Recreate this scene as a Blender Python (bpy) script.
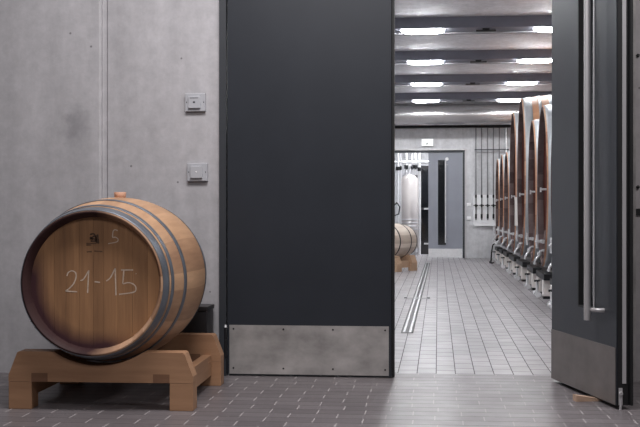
import bpy, bmesh, math, random
from mathutils import Vector, Matrix
random.seed(7)
PI = math.pi
for o in list(bpy.data.objects):
    bpy.data.objects.remove(o)
scene = bpy.context.scene
COL = scene.collection

# ------------------------------------------------------------------ camera
F_PX, YAW, HC, HOR = 1140.0, 0.1031, 0.9, 214.0
cam_d = bpy.data.cameras.new('camera')
cam = bpy.data.objects.new('camera', cam_d)
COL.objects.link(cam)
cam.location = (0, 0, HC)
cam.rotation_euler = (PI/2, 0, YAW)
cam_d.sensor_width = 36.0
cam_d.lens = F_PX*36.0/640.0
cam_d.shift_y = (213.5-HOR)/640.0*-1.0
cam_d.clip_start = 0.05
scene.camera = cam

# ------------------------------------------------------------------ world, light, exposure
world = bpy.data.worlds.new('world')
scene.world = world
world.use_nodes = True
world.node_tree.nodes['Background'].inputs[0].default_value = (0.80, 0.86, 1.0, 1)
world.node_tree.nodes['Background'].inputs[1].default_value = 0.05
scene.view_settings.view_transform = 'Standard'
scene.view_settings.look = 'None'
scene.view_settings.exposure = 0.0
scene.view_settings.gamma = 1.0
scene.view_settings.use_curve_mapping = False
scene.cycles.use_denoising = True
scene.cycles.max_bounces = 8

def area(name, loc, rot, sx, sy, power, col):
    d = bpy.data.lights.new(name, 'AREA')
    d.shape = 'RECTANGLE'
    d.size, d.size_y, d.energy, d.color = sx, sy, power, col
    o = bpy.data.objects.new(name, d)
    o.location, o.rotation_euler = loc, rot
    COL.objects.link(o)
    return o
# unseen area lights standing in for the front hall's lighting
area('hall_unseen_light', (-0.75, 4.4, 3.5), (0.22, 0, 0), 1.6, 0.7, 92, (1.0, 0.97, 0.98))
area('hall_unseen_light', (-0.7, 1.2, 3.5), (0.45, 0, 0), 1.8, 0.8, 62, (1.0, 0.97, 0.98))
area('hall_unseen_light', (2.0, 4.2, 3.5), (0.2, 0, 0), 0.8, 0.8, 50, (1.0, 0.97, 0.98))  # added to brighten the wall right of the open door
LAMP_E = 84.0

# ------------------------------------------------------------------ picture helpers (a pixel on a known plane)
def on_Y(px, py, Y):
    u = (px-320)/F_PX
    dx, dy = -math.sin(YAW)+u*math.cos(YAW), math.cos(YAW)+u*math.sin(YAW)
    t = Y/dy
    return Vector((t*dx, Y, HC-(py-HOR)/F_PX*t))

# ------------------------------------------------------------------ materials
def new_mat(name):
    m = bpy.data.materials.new(name)
    m.use_nodes = True
    nt = m.node_tree
    return m, nt, nt.nodes['Principled BSDF']

def srgb(r, g, b):
    f = lambda c: (c/255/12.92) if c/255 <= 0.04045 else ((c/255+0.055)/1.055)**2.4
    return (f(r), f(g), f(b), 1)

def N(nt, kind, **kw):
    n = nt.nodes.new(kind)
    for k, v in kw.items():
        setattr(n, k, v)
    return n

def mathn(nt, op, a, b=None, c=None):
    n = N(nt, 'ShaderNodeMath', operation=op)
    for i, v in enumerate((a, b, c)):
        if v is None: continue
        if isinstance(v, (int, float)): n.inputs[i].default_value = v
        else: nt.links.new(v, n.inputs[i])
    return n.outputs[0]

def mix(nt, fac, a, b, blend='MIX'):
    n = N(nt, 'ShaderNodeMix', data_type='RGBA', blend_type=blend)
    for sock, v in ((n.inputs[0], fac), (n.inputs[6], a), (n.inputs[7], b)):
        if isinstance(v, (int, float)): sock.default_value = v
        elif isinstance(v, tuple): sock.default_value = v
        else: nt.links.new(v, sock)
    return n.outputs[2]

def noise(nt, scale, detail=4, rough=0.55, stretch=(1, 1, 1), coord='Object', loc=(0, 0, 0)):
    tc = N(nt, 'ShaderNodeTexCoord')
    mp = N(nt, 'ShaderNodeMapping')
    mp.inputs['Scale'].default_value = stretch
    mp.inputs['Location'].default_value = loc
    nt.links.new(tc.outputs[coord], mp.inputs[0])
    n = N(nt, 'ShaderNodeTexNoise')
    n.inputs['Scale'].default_value = scale
    n.inputs['Detail'].default_value = detail
    n.inputs['Roughness'].default_value = rough
    nt.links.new(mp.outputs[0], n.inputs['Vector'])
    return n.outputs['Fac']

def ramp(nt, fac, stops):
    r = N(nt, 'ShaderNodeValToRGB')
    e = r.color_ramp.elements
    while len(e) < len(stops): e.new(0.5)
    for el, (p, c) in zip(e, stops):
        el.position = p
        el.color = c if isinstance(c, tuple) else (c, c, c, 1)
    nt.links.new(fac, r.inputs[0])
    return r.outputs[0]

def bump(nt, bsdf, h, strength, dist=0.01):
    b = N(nt, 'ShaderNodeBump')
    b.inputs['Strength'].default_value = strength
    b.inputs['Distance'].default_value = dist
    nt.links.new(h, b.inputs['Height'])
    nt.links.new(b.outputs[0], bsdf.inputs['Normal'])

def simple(name, col, rough=0.5, metal=0.0, var=0.12, scale=8, stretch=(1, 1, 1), bmp=0.0, emit=None, spec=None):
    m, nt, b = new_mat(name)
    f = noise(nt, scale, 5, 0.6, stretch)
    lo = tuple(c*(1-var*1.6) for c in col[:3])+(1,)
    hi = tuple(min(1, c*(1+var*1.6)) for c in col[:3])+(1,)
    nt.links.new(ramp(nt, f, [(0.3, lo), (0.7, hi)]), b.inputs['Base Color'])
    b.inputs['Metallic'].default_value = metal
    b.inputs['Roughness'].default_value = rough
    if spec is not None: b.inputs['Specular IOR Level'].default_value = spec
    if bmp: bump(nt, b, f, bmp)
    if emit:
        b.inputs['Emission Color'].default_value = (emit[0], emit[1], emit[2], 1)
        b.inputs['Emission Strength'].default_value = emit[3]
    return m

def concrete(name, base, stain_at=None, var=1.0):
    m, nt, b = new_mat(name)
    big = noise(nt, 1.3, 5, 0.6, (1, 1, 0.5))
    fine = noise(nt, 14, 6, 0.7)
    streak = noise(nt, 9, 4, 0.6, (1, 1, 0.12))
    c = ramp(nt, big, [(0.25, tuple(x*(1-0.17*var) for x in base[:3])+(1,)), (0.75, tuple(x*(1+0.13*var) for x in base[:3])+(1,))])
    c = mix(nt, 1.0, c, ramp(nt, fine, [(0.25, 0.84), (0.75, 1.12)]), 'MULTIPLY')
    c = mix(nt, 1.0, c, ramp(nt, streak, [(0.2, 0.86), (0.7, 1.08)]), 'MULTIPLY')
    # small air holes
    tc = N(nt, 'ShaderNodeTexCoord')
    v = N(nt, 'ShaderNodeTexVoronoi')
    v.inputs['Scale'].default_value = 7.0
    nt.links.new(tc.outputs['Object'], v.inputs['Vector'])
    hole = mathn(nt, 'LESS_THAN', v.outputs['Distance'], 0.045)
    c = mix(nt, mathn(nt, 'MULTIPLY', hole, 0.6), c, (0.05, 0.05, 0.05, 1))
    if stain_at:
        sp = N(nt, 'ShaderNodeSeparateXYZ')
        nt.links.new(tc.outputs['Object'], sp.inputs[0])
        dx = mathn(nt, 'MULTIPLY', mathn(nt, 'SUBTRACT', sp.outputs[0], stain_at[0]), 1/0.10)
        dz = mathn(nt, 'MULTIPLY', mathn(nt, 'SUBTRACT', sp.outputs[2], stain_at[1]), 1/0.15)
        d = mathn(nt, 'SQRT', mathn(nt, 'ADD', mathn(nt, 'MULTIPLY', dx, dx), mathn(nt, 'MULTIPLY', dz, dz)))
        d = mathn(nt, 'ADD', d, mathn(nt, 'MULTIPLY', mathn(nt, 'SUBTRACT', noise(nt, 12, 4, 0.6), 0.5), 1.6))
        st = ramp(nt, d, [(0.1, 0.42), (1.15, 0.0)])
        c = mix(nt, st, c, (0.10, 0.10, 0.11, 1))
    nt.links.new(c, b.inputs['Base Color'])
    b.inputs['Roughness'].default_value = 0.72
    bump(nt, b, fine, 0.12, 0.01)
    return m

def tiles(name, along_y, c_tile, c_long, c_short, L=0.216, W=0.108, off=0.0, rough=0.36, sj=0.026):
    """clinker tiles in running bond"""
    m, nt, b = new_mat(name)
    tc = N(nt, 'ShaderNodeTexCoord')
    sp = N(nt, 'ShaderNodeSeparateXYZ')
    nt.links.new(tc.outputs['Object'], sp.inputs[0])
    u, v = (sp.outputs[1], sp.outputs[0]) if along_y else (sp.outputs[0], sp.outputs[1])
    vv = mathn(nt, 'DIVIDE', mathn(nt, 'ADD', v, 100*W-off), W)
    row = mathn(nt, 'FLOOR', vv)
    fv = mathn(nt, 'SUBTRACT', vv, row)
    # rows are shifted by half a tile, with a little irregularity
    wn0 = N(nt, 'ShaderNodeTexWhiteNoise', noise_dimensions='1D')
    nt.links.new(row, wn0.inputs['W'])
    sh = mathn(nt, 'ADD', mathn(nt, 'MULTIPLY', mathn(nt, 'MODULO', row, 2.0), 0.5), mathn(nt, 'MULTIPLY', wn0.outputs['Value'], 0.12))
    uu = mathn(nt, 'ADD', mathn(nt, 'DIVIDE', mathn(nt, 'ADD', u, 100*L), L), sh)
    cell = mathn(nt, 'FLOOR', uu)
    fu = mathn(nt, 'SUBTRACT', uu, cell)
    cb = N(nt, 'ShaderNodeCombineXYZ')
    nt.links.new(row, cb.inputs[0]); nt.links.new(cell, cb.inputs[1])
    wn = N(nt, 'ShaderNodeTexWhiteNoise', noise_dimensions='2D')
    nt.links.new(cb.outputs[0], wn.inputs['Vector'])
    t = mix(nt, 1.0, c_tile, ramp(nt, wn.outputs['Value'], [(0, 0.87), (1, 1.12)]), 'MULTIPLY')
    t = mix(nt, 1.0, t, ramp(nt, noise(nt, 2.2, 5, 0.6), [(0.25, 0.88), (0.75, 1.1)]), 'MULTIPLY')
    jl = mathn(nt, 'LESS_THAN', fv, 0.045)
    js = mathn(nt, 'LESS_THAN', fu, sj)
    c = mix(nt, js, t, c_short)
    c = mix(nt, jl, c, c_long)
    nt.links.new(c, b.inputs['Base Color'])
    r = ramp(nt, noise(nt, 5, 5, 0.6), [(0.3, rough-0.05), (0.7, rough+0.08)])
    r = mix(nt, mathn(nt, 'MAXIMUM', jl, js), r, (0.8, 0.8, 0.8, 1))
    nt.links.new(r, b.inputs['Roughness'])
    h = mathn(nt, 'SUBTRACT', 1.0, mathn(nt, 'MAXIMUM', jl, js))
    bump(nt, b, mathn(nt, 'ADD', h, mathn(nt, 'MULTIPLY', noise(nt, 60, 3), 0.12)), 0.35, 0.002)
    return m

def wood(name, dark, light, stretch, scale=6.0, rough=0.55, stain_shade=None, tonevar=1.0, spec=0.4):
    """grain runs along the axis that has the small stretch; 'tone' is a value per stave or plank"""
    m, nt, b = new_mat(name)
    at = N(nt, 'ShaderNodeAttribute', attribute_name='tone')
    g = noise(nt, scale, 6, 0.65, stretch)
    g2 = noise(nt, scale*5, 4, 0.6, stretch)
    big = noise(nt, 2.2, 3, 0.5)
    f = mathn(nt, 'ADD', mathn(nt, 'MULTIPLY', g, 0.55), mathn(nt, 'MULTIPLY', g2, 0.25))
    f = mathn(nt, 'ADD', f, mathn(nt, 'MULTIPLY', big, 0.2))
    f = mathn(nt, 'ADD', f, mathn(nt, 'MULTIPLY', mathn(nt, 'SUBTRACT', at.outputs['Fac'], 0.5), 0.45*tonevar))
    c = ramp(nt, f, [(0.22, dark), (0.8, light)])
    if stain_shade:   # spilled wine along the lower left rim of the head; chime also gets painted shade
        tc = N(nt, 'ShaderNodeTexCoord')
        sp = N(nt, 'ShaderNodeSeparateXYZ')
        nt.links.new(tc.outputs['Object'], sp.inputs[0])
        kind, R, zc = stain_shade
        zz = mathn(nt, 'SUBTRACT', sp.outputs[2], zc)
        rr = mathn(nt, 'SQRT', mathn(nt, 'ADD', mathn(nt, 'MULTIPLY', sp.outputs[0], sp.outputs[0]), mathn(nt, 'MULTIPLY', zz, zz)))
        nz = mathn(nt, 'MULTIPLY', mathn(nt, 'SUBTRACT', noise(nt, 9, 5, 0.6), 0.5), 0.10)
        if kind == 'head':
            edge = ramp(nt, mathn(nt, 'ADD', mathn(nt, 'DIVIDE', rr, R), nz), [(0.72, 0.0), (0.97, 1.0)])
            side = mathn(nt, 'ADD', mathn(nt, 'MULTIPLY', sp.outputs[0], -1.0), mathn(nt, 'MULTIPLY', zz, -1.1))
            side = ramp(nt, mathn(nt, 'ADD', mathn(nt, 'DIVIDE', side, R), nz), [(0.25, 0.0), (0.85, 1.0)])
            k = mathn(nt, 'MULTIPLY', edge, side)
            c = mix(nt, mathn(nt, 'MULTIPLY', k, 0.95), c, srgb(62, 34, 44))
        else:  # wine on the chime, with the shade of its top painted in
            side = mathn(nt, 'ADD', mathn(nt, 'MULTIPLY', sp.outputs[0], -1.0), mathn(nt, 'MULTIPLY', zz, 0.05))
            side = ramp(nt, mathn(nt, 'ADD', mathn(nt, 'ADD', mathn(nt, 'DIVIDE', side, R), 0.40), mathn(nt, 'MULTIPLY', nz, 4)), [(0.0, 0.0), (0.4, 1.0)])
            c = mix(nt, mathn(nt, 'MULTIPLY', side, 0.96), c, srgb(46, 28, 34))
    nt.links.new(c, b.inputs['Base Color'])
    b.inputs['Roughness'].default_value = rough
    b.inputs['Specular IOR Level'].default_value = spec
    bump(nt, b, g2, 0.12, 0.004)
    return m

M = {}
M['concrete'] = concrete('hall_concrete', srgb(176, 174, 177), stain_at=(on_Y(75, 128, 6.25).x, on_Y(75, 128, 6.25).z))
M['concrete_far'] = concrete('cellar_concrete', srgb(206, 206, 209), var=0.6)
M['concrete_dark'] = concrete('grey_concrete', srgb(168, 163, 164), var=0.6)
M['ceil'] = concrete('ceiling_concrete', srgb(220, 222, 228), var=0.7)
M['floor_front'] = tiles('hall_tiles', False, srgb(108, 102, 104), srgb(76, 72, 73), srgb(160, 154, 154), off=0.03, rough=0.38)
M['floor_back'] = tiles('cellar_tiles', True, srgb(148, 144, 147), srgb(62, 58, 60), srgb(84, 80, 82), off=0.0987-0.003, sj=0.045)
M['door'] = simple('anthracite_paint', srgb(46, 49, 55), 0.36, 0, 0.05, 3, spec=0.3)
M['door_far'] = simple('grey_door_paint', srgb(142, 145, 155), 0.4, 0, 0.04, 3)
M['black'] = simple('black_rubber', srgb(20, 20, 22), 0.6, 0, 0.1)
M['frame'] = simple('dark_frame_paint', srgb(50, 53, 58), 0.45, 0, 0.05)
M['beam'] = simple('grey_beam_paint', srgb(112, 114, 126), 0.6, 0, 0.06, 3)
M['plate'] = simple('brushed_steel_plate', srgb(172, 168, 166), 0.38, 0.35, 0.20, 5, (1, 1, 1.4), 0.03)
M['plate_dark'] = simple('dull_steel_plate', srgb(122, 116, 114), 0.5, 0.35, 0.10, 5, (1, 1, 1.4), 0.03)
M['steel'] = simple('stainless_steel', srgb(232, 232, 234), 0.25, 0.35, 0.05, 20)
M['steel_b'] = simple('satin_steel', srgb(196, 194, 196), 0.33, 0.45, 0.06, 20, (1, 1, 0.1))
M['duct'] = simple('duct_sheet_steel', srgb(186, 184, 185), 0.27, 0.8, 0.04, 3)
M['glass'] = simple('dark_glass', srgb(26, 28, 31), 0.08, 0, 0.05, spec=0.8)
M['tank'] = simple('tank_steel', srgb(196, 190, 188), 0.35, 0.4, 0.03, 4)
M['pipe'] = simple('grey_pipe', srgb(128, 127, 130), 0.4, 0.3, 0.04)
M['white'] = simple('white_plastic', srgb(240, 240, 242), 0.4, 0, 0.02)
M['white2'] = simple('switch_plastic', srgb(176, 177, 182), 0.42, 0, 0.02)
M['exit'] = simple('sign_face', srgb(240, 240, 240), 0.4, 0, 0.01, emit=(0.97, 1.0, 0.98, 0.4))
M['green'] = simple('sign_grey_green', srgb(96, 112, 104), 0.5)
M['lamp'] = simple('lamp_diffuser', srgb(240, 240, 240), 0.4, 0, 0.0, emit=(0.97, 0.985, 1.0, LAMP_E))
M['lamp_rim'] = simple('lamp_housing', srgb(150, 150, 155), 0.4)
M['hoop'] = simple('galvanised_hoop', srgb(112, 117, 125), 0.38, 0.4, 0.16, 7)
M['hoop_cask'] = simple('galvanised_cask_hoop', srgb(176, 181, 185), 0.45, 0.35, 0.1, 5)
M['hoop_black'] = simple('black_hoop', srgb(62, 58, 58), 0.5, 0.5, 0.1)
M['chalk'] = simple('chalk', srgb(205, 186, 168), 0.9, 0, 0.12, 60)
M['brand'] = simple('burnt_brand', srgb(84, 62, 48), 0.8, 0, 0.25, 40)
M['brand2'] = simple('faded_burnt_brand', srgb(98, 72, 54), 0.8, 0, 0.2, 60)
M['stave'] = wood('barrel_stave_oak', srgb(140, 104, 80), srgb(222, 180, 142), (1, 0.1, 1), 9, tonevar=0.5)
M['headw'] = wood('barrel_head_oak', srgb(104, 74, 53), srgb(202, 152, 108), (1, 1, 0.06), 12, stain_shade=('head', 0.29, 0.39), tonevar=0.65)
M['chime'] = wood('barrel_chime_oak', srgb(150, 112, 88), srgb(206, 168, 138), (1, 1, 1), 9, spec=0.15, stain_shade=('chime', 0.32, 0.39))
M['rack'] = wood('rack_oak', srgb(128, 92, 68), srgb(190, 148, 114), (0.12, 1, 1), 8, tonevar=0.5)
M['rack_y'] = wood('rack_rail_oak', srgb(128, 92, 68), srgb(190, 148, 114), (1, 0.12, 1), 8, tonevar=0.5)
M['rack_d'] = wood('rack_joint_oak', srgb(90, 62, 46), srgb(146, 108, 82), (0.12, 1, 1), 8, tonevar=0.5)
M['pale'] = wood('pale_barrel_oak', srgb(186, 170, 156), srgb(238, 226, 214), (1, 0.1, 1), 9)
M['orange'] = wood('pine_block', srgb(166, 124, 94), srgb(214, 176, 144), (1, 0.2, 1), 8)
M['bung'] = simple('bung_wood', srgb(206, 160, 134), 0.6, 0, 0.06, 20)
M['cask'] = wood('cask_oak', srgb(160, 114, 86), srgb(208, 160, 126), (0.12, 1, 1), 5)
M['caskhead'] = wood('cask_head_wine_oak', srgb(46, 21, 18), srgb(88, 44, 36), (1, 1, 0.08), 5, rough=0.9, spec=0.04)
M['caskrim'] = wood('cask_rim_oak', srgb(74, 60, 60), srgb(116, 100, 98), (1, 1, 1), 6, rough=0.8, spec=0.1)
M['stone'] = simple('pale_stand_stone', srgb(232, 226, 222), 0.7, 0, 0.08)
M['darksteel'] = simple('dark_stand_steel', srgb(34, 34, 37), 0.5, 0.3, 0.1)
M['box'] = simple('dark_box_paint', srgb(48, 46, 48), 0.4, 0.1, 0.15, 6)
M['wedge'] = simple('wedge_wood', srgb(190, 160, 138), 0.7, 0, 0.1, 30)
M['paper'] = simple('white_paper', srgb(235, 232, 228), 0.8, 0, 0.02)
M['brick'] = wood('small_brown_block', srgb(160, 128, 102), srgb(204, 174, 148), (1, 1, 1), 8)

# ------------------------------------------------------------------ mesh helpers
class MB:
    def __init__(s): s.v, s.f, s.mi, s.tone, s.sm = [], [], [], [], []
    def add(s, vs, fs, mi=0, tone=0.5, smooth=False):
        k = len(s.v)
        s.v += [tuple(p) for p in vs]
        for f in fs:
            s.f.append([i+k for i in f]); s.mi.append(mi); s.tone.append(tone); s.sm.append(smooth)
        return s
    def box(s, a, b, mi=0, tone=0.5):
        (x0, y0, z0), (x1, y1, z1) = a, b
        x0, x1 = min(x0, x1), max(x0, x1); y0, y1 = min(y0, y1), max(y0, y1); z0, z1 = min(z0, z1), max(z0, z1)
        return s.add([(x0,y0,z0),(x1,y0,z0),(x1,y1,z0),(x0,y1,z0),(x0,y0,z1),(x1,y0,z1),(x1,y1,z1),(x0,y1,z1)],
              [(3,2,1,0),(4,5,6,7),(0,1,5,4),(1,2,6,5),(2,3,7,6),(3,0,4,7)], mi, tone)
    def prism(s, poly, axis, a, b, mi=0, tone=0.5):
        """poly in the plane across the axis, extruded from a to b"""
        def P(p, h):
            return {'x': (h, p[0], p[1]), 'y': (p[0], h, p[1]), 'z': (p[0], p[1], h)}[axis]
        n = len(poly)
        vs = [P(p, a) for p in poly]+[P(p, b) for p in poly]
        fs = [list(range(n)), list(range(2*n-1, n-1, -1))]+[(i, i+n, (i+1) % n+n, (i+1) % n) for i in range(n)]
        return s.add(vs, fs, mi, tone)
    def tube(s, pts, r, seg=10, mi=0, cap=True):
        pts = [Vector(p) for p in pts]
        rs = r if isinstance(r, (list, tuple)) else [r]*len(pts)
        vs, fs = [], []
        up = None
        for i, p in enumerate(pts):
            d = (pts[min(i+1, len(pts)-1)]-pts[max(i-1, 0)]).normalized()
            if up is None:
                up = Vector((0, 0, 1)) if abs(d.z) < 0.9 else Vector((1, 0, 0))
            a = d.cross(up)
            if a.length < 1e-4: a = d.cross(Vector((0.3, 1, 0.2)))
            a.normalize(); bb = a.cross(d).normalized()
            up = bb
            for k in range(seg):
                t = 2*PI*k/seg
                vs.append(p+a*rs[i]*math.cos(t)+bb*rs[i]*math.sin(t))
        for i in range(len(pts)-1):
            for k in range(seg):
                q = (k+1) % seg
                fs.append((i*seg+k, i*seg+q, (i+1)*seg+q, (i+1)*seg+k))
        s.add(vs, fs, mi, 0.5, True)
        if cap:
            s.add([vs[k] for k in range(seg)], [list(range(seg-1, -1, -1))], mi)
            s.add([vs[-seg+k] for k in range(seg)], [list(range(seg))], mi)
        return s
    def lathe(s, prof, seg=48, axis='y', c=(0, 0, 0), mi=0, closed=False, smooth=True, tones=None):
        """prof = list of (h, r)"""
        vs, n = [], len(prof)
        for k in range(seg):
            t = 2*PI*k/seg
            for h, r in prof:
                a, b = r*math.sin(t), r*math.cos(t)
                p = {'x': (h, a, b), 'y': (a, h, b), 'z': (a, b, h)}[axis]
                vs.append((p[0]+c[0], p[1]+c[1], p[2]+c[2]))
        base = len(s.v)
        s.v += vs
        m = n if closed else n-1
        for k in range(seg):
            q = (k+1) % seg
            for i in range(m):
                j = (i+1) % n
                s.f.append([base+k*n+i, base+k*n+j, base+q*n+j, base+q*n+i])
                s.mi.append(mi[i] if isinstance(mi, (list, tuple)) else mi)
                s.tone.append(tones[k] if tones else 0.5)
                s.sm.append(smooth)
        return s
    def build(s, name, mats, parent=None, bevel=0.0):
        me = bpy.data.meshes.new(name)
        me.from_pydata(s.v, [], s.f)
        at = me.attributes.new('tone', 'FLOAT', 'FACE')
        at.data.foreach_set('value', s.tone)
        me.polygons.foreach_set('material_index', s.mi)
        me.polygons.foreach_set('use_smooth', s.sm)
        for m in (mats if isinstance(mats, (list, tuple)) else [mats]):
            me.materials.append(m)
        bm = bmesh.new(); bm.from_mesh(me)
        bmesh.ops.recalc_face_normals(bm, faces=bm.faces)
        bm.to_mesh(me); bm.free()
        o = bpy.data.objects.new(name, me)
        COL.objects.link(o)
        if parent is not None: o.parent = parent
        if bevel:
            bv = o.modifiers.new('bevel', 'BEVEL')
            bv.width = bevel; bv.segments = 2; bv.limit_method = 'ANGLE'
        return o

def tag(o, label, cat, group=None):
    o['label'] = label; o['category'] = cat
    if group: o['group'] = group
    return o
def thing(name, label, cat, loc=(0, 0, 0), rz=0.0, group=None):
    o = bpy.data.objects.new(name, None)
    COL.objects.link(o)
    o.empty_display_size = 0.1
    o.location = loc; o.rotation_euler = (0, 0, rz)
    return tag(o, label, cat, group)
def struct(o):
    o['kind'] = 'structure'
    return o
def kids(o): return [c for c in list(bpy.data.objects) if c.parent == o]
def dup(o, loc=None, rz=None, label=None, parent=None):
    c = o.copy(); COL.objects.link(c)
    if parent is not None: c.parent = parent
    if loc is not None: c.location = loc
    if rz is not None: c.rotation_euler = (0, 0, rz)
    if label: c['label'] = label
    for ch in kids(o): dup(ch, parent=c)
    return c

# ------------------------------------------------------------------ large structure
WY = 6.27            # face of the wall with the big doors
FY = 23.45           # far wall of the cellar
LX, RX = -3.4, 3.3   # side walls of the cellar
CZ = 3.2
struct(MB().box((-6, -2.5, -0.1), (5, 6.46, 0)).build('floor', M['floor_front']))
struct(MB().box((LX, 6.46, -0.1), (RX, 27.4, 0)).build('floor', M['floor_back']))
# hall wall: two cast panels meeting in a joint, opening for the doors
XJ = on_Y(102, 100, WY).x
XL, XR, ZT = -1.211, 0.72, 2.78
w = MB()
w.prism([(-6, 6.25), (XJ-0.012, 6.25), (XJ, 6.262), (XJ, 6.52), (-6, 6.52)], 'z', 0, 3.6)
struct(w.build('wall_left', M['concrete']))
w = MB()
w.prism([(XJ+0.0005, 6.28), (XJ+0.026, 6.28), (XJ+0.034, 6.27), (XL, 6.27), (XL, 6.52), (XJ+0.0005, 6.52)], 'z', 0, 3.6)
struct(w.build('wall_front', M['concrete']))
struct(MB().box((XL+.0005, 6.27, ZT), (XR-.0005, 6.52, 3.6)).build('wall_front', M['concrete']))
w = MB(); w.box((XR, 6.27, 0), (5, 6.52, 3.6))
struct(w.build('wall_right', M['concrete_dark']))
# cellar shell
struct(MB().box((LX-0.2, 6.52, 0), (LX, FY, CZ)).build('wall_left', M['concrete_far']))
struct(MB().box((RX, 6.52, 0), (RX+0.2, FY, CZ)).build('wall_right', M['concrete_far']))
struct(MB().box((LX-0.2, 6.52, CZ), (RX+0.2, 27.4, CZ+0.2)).build('ceiling', M['ceil']))
struct(MB().box((-6, -2.5, 3.6), (5, 6.25, 3.7)).build('ceiling', M['concrete_dark']))
DX0, DX1, DZ = -1.02, 0.545, 2.20       # opening in the far wall
struct(MB().box((LX, FY, 0), (DX0, FY+0.25, CZ)).build('wall_back', M['concrete_far']))
struct(MB().box((DX1, FY, 0), (RX, FY+0.25, CZ)).build('wall_back', M['concrete_far']))
struct(MB().box((DX0+.0005, FY, DZ), (DX1-.0005, FY+0.25, CZ)).build('wall_back', M['concrete_far']))
# far room behind the far door
struct(MB().box((-3, 27.2, 0), (2, 27.4, CZ)).build('wall_back', M['concrete_far']))
struct(MB().box((-3.2, FY+.25, 0), (-3, 27.4, CZ)).build('wall_left', M['concrete_far']))
struct(MB().box((2, FY+.25, 0), (2.2, 27.4, CZ)).build('wall_right', M['concrete_far']))
# vertical metal corner strip and recess in the wall right of the big door
xs = on_Y(632.4, 100, 6.25).x
struct(MB().box((xs-0.05, 6.25, 0.0), (xs+0.018, 6.2695, 3.0)).build('trim_1', M['plate']))
zt = on_Y(637, 212, 6.25).z
w = MB().box((xs+0.022, 6.262, zt-0.018), (xs+0.3, 6.2695, zt+0.018))
w.lathe([(6.262, 0.0), (6.262, 0.009), (6.2695, 0.009)], 16, 'y', (on_Y(638.4, 187, 6.25).x, 0, on_Y(638, 187, 6.25).z))
w.lathe([(6.262, 0.0), (6.262, 0.009), (6.2695, 0.009)], 16, 'y', (on_Y(638.4, 55, 6.25).x, 0, on_Y(638, 55, 6.25).z))
struct(w.build('trim_2', M['black']))

# ------------------------------------------------------------------ big doors
# frame
FXL = -1.172
w = MB()
w.box((XL+.001, 6.245, 0), (FXL, 6.40, ZT-.001)).box((XR-0.055, 6.29, 0), (XR-.001, 6.40, ZT-.001)).box((FXL, 6.245, 2.71), (XR-0.055, 6.40, ZT-.001))
struct(w.build('trim_3', M['frame']))
# thin steel edge on the wall beside the frame
struct(MB().box((XL-0.004, 6.2685, 0), (XL+.0005, 6.2715, ZT)).build('trim_4', M['steel_b']))

def screws(pts, y, r, par):
    for x, z in pts:
        w = MB(); w.lathe([(y-0.002, 0.0001), (y-0.002, r), (y, r)], 10, 'y', (x, 0, z))
        w.build('screw', M['black'], par)

# door_1: closed leaf, flush, steel kick plate
d1 = thing('door_1', 'tall closed anthracite door leaf with steel kick plate', 'door', (FXL+0.006, 6.26, 0))
d1['kind'] = 'structure'
LW = -0.238-(FXL+0.006)
MB().box((0.0, 0.0, 0.005), (LW-0.016, 0.07, 2.70)).build('leaf', M['door'], d1, bevel=0.002)
MB().box((LW-0.0155, 0.012, 0.004), (LW, 0.07, 2.70)).build('edge_seal', M['black'], d1)
MB().box((LW-0.026, -0.003, 0.006), (LW-0.017, 0.0, 2.70)).build('edge_strip', M['door'], d1)
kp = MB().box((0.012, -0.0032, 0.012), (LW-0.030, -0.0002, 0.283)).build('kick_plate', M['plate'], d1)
screws([(0.035, 0.045), (0.315, 0.045), (0.59, 0.045), (LW-0.05, 0.045), (0.315, 0.262), (0.59, 0.262), (LW-0.05, 0.262), (0.035, 0.262)], -0.0032, 0.005, kp)
for z0, z1 in ((0.10, 0.20), (0.203, 0.27)):
    MB().tube([(-0.008, -0.012, z0), (-0.008, -0.012, z1)], 0.008, 12).build('hinge', M['darksteel'], d1)
MB().tube([(-0.008, -0.012, 0.2705), (-0.008, -0.012, 0.285)], [0.009, 0.005], 12).build('hinge_cap', M['steel'], d1)

# door_2: open leaf, swung towards the hall
d2 = thing('door_2', 'tall open anthracite door leaf with long steel bar handle', 'door', (0.608, 6.215, 0))
d2['kind'] = 'structure'
A2 = math.atan2(-0.845, 0.205)
d2.rotation_euler = (0, 0, A2)
L2 = 0.885
# local x runs along the leaf to its free edge, local -y is the visible face, thickness to +y
sx0, sx1, sz = 0.390, 0.605, 0.435        # glazed slot
w = MB()
w.box((0, 0, 0.02), (sx0, 0.06, 2.70)).box((sx1, 0, 0.02), (L2, 0.06, 2.70)).box((sx0, 0, 0.02), (sx1, 0.06, sz)).box((sx0, 0, 2.5), (sx1, 0.06, 2.70))
w.build('leaf', M['door'], d2)
MB().box((sx0, 0.035, sz), (sx1, 0.05, 2.5)).build('window', M['glass'], d2)
w = MB()
w.box((sx0, 0.0, sz), (sx0+0.010, 0.034, 2.5)).box((sx1-0.010, 0.0, sz), (sx1, 0.034, 2.5)).box((sx0+.0101, 0.0, sz), (sx1-.0101, 0.034, sz+0.01))
w.build('window_frame', M['black'], d2)
MB().box((sx1, -0.003, sz), (sx1+0.012, -0.0002, 2.5)).build('window_bead', M['steel_b'], d2)
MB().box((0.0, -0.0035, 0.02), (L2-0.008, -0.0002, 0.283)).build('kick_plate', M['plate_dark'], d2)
w = MB()
w.box((L2+.0005, 0.004, 0.02), (L2+0.004, 0.056, 2.70))
w.build('edge_seal', M['black'], d2)
MB().box((L2+0.0042, 0.026, 0.12), (L2+0.007, 0.044, 2.65)).build('lock_rail', M['steel_b'], d2)
MB().box((0.02, 0.0605, 0.02), (L2+0.02, 0.072, 2.70)).build('rebate', M['black'], d2)
w = MB().box((L2+0.0045, 0.008, 0.022), (L2+0.012, 0.024, 0.10))
w.tube([(L2+0.008, 0.016, 0.0), (L2+0.008, 0.016, 0.05)], 0.006, 10)
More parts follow.
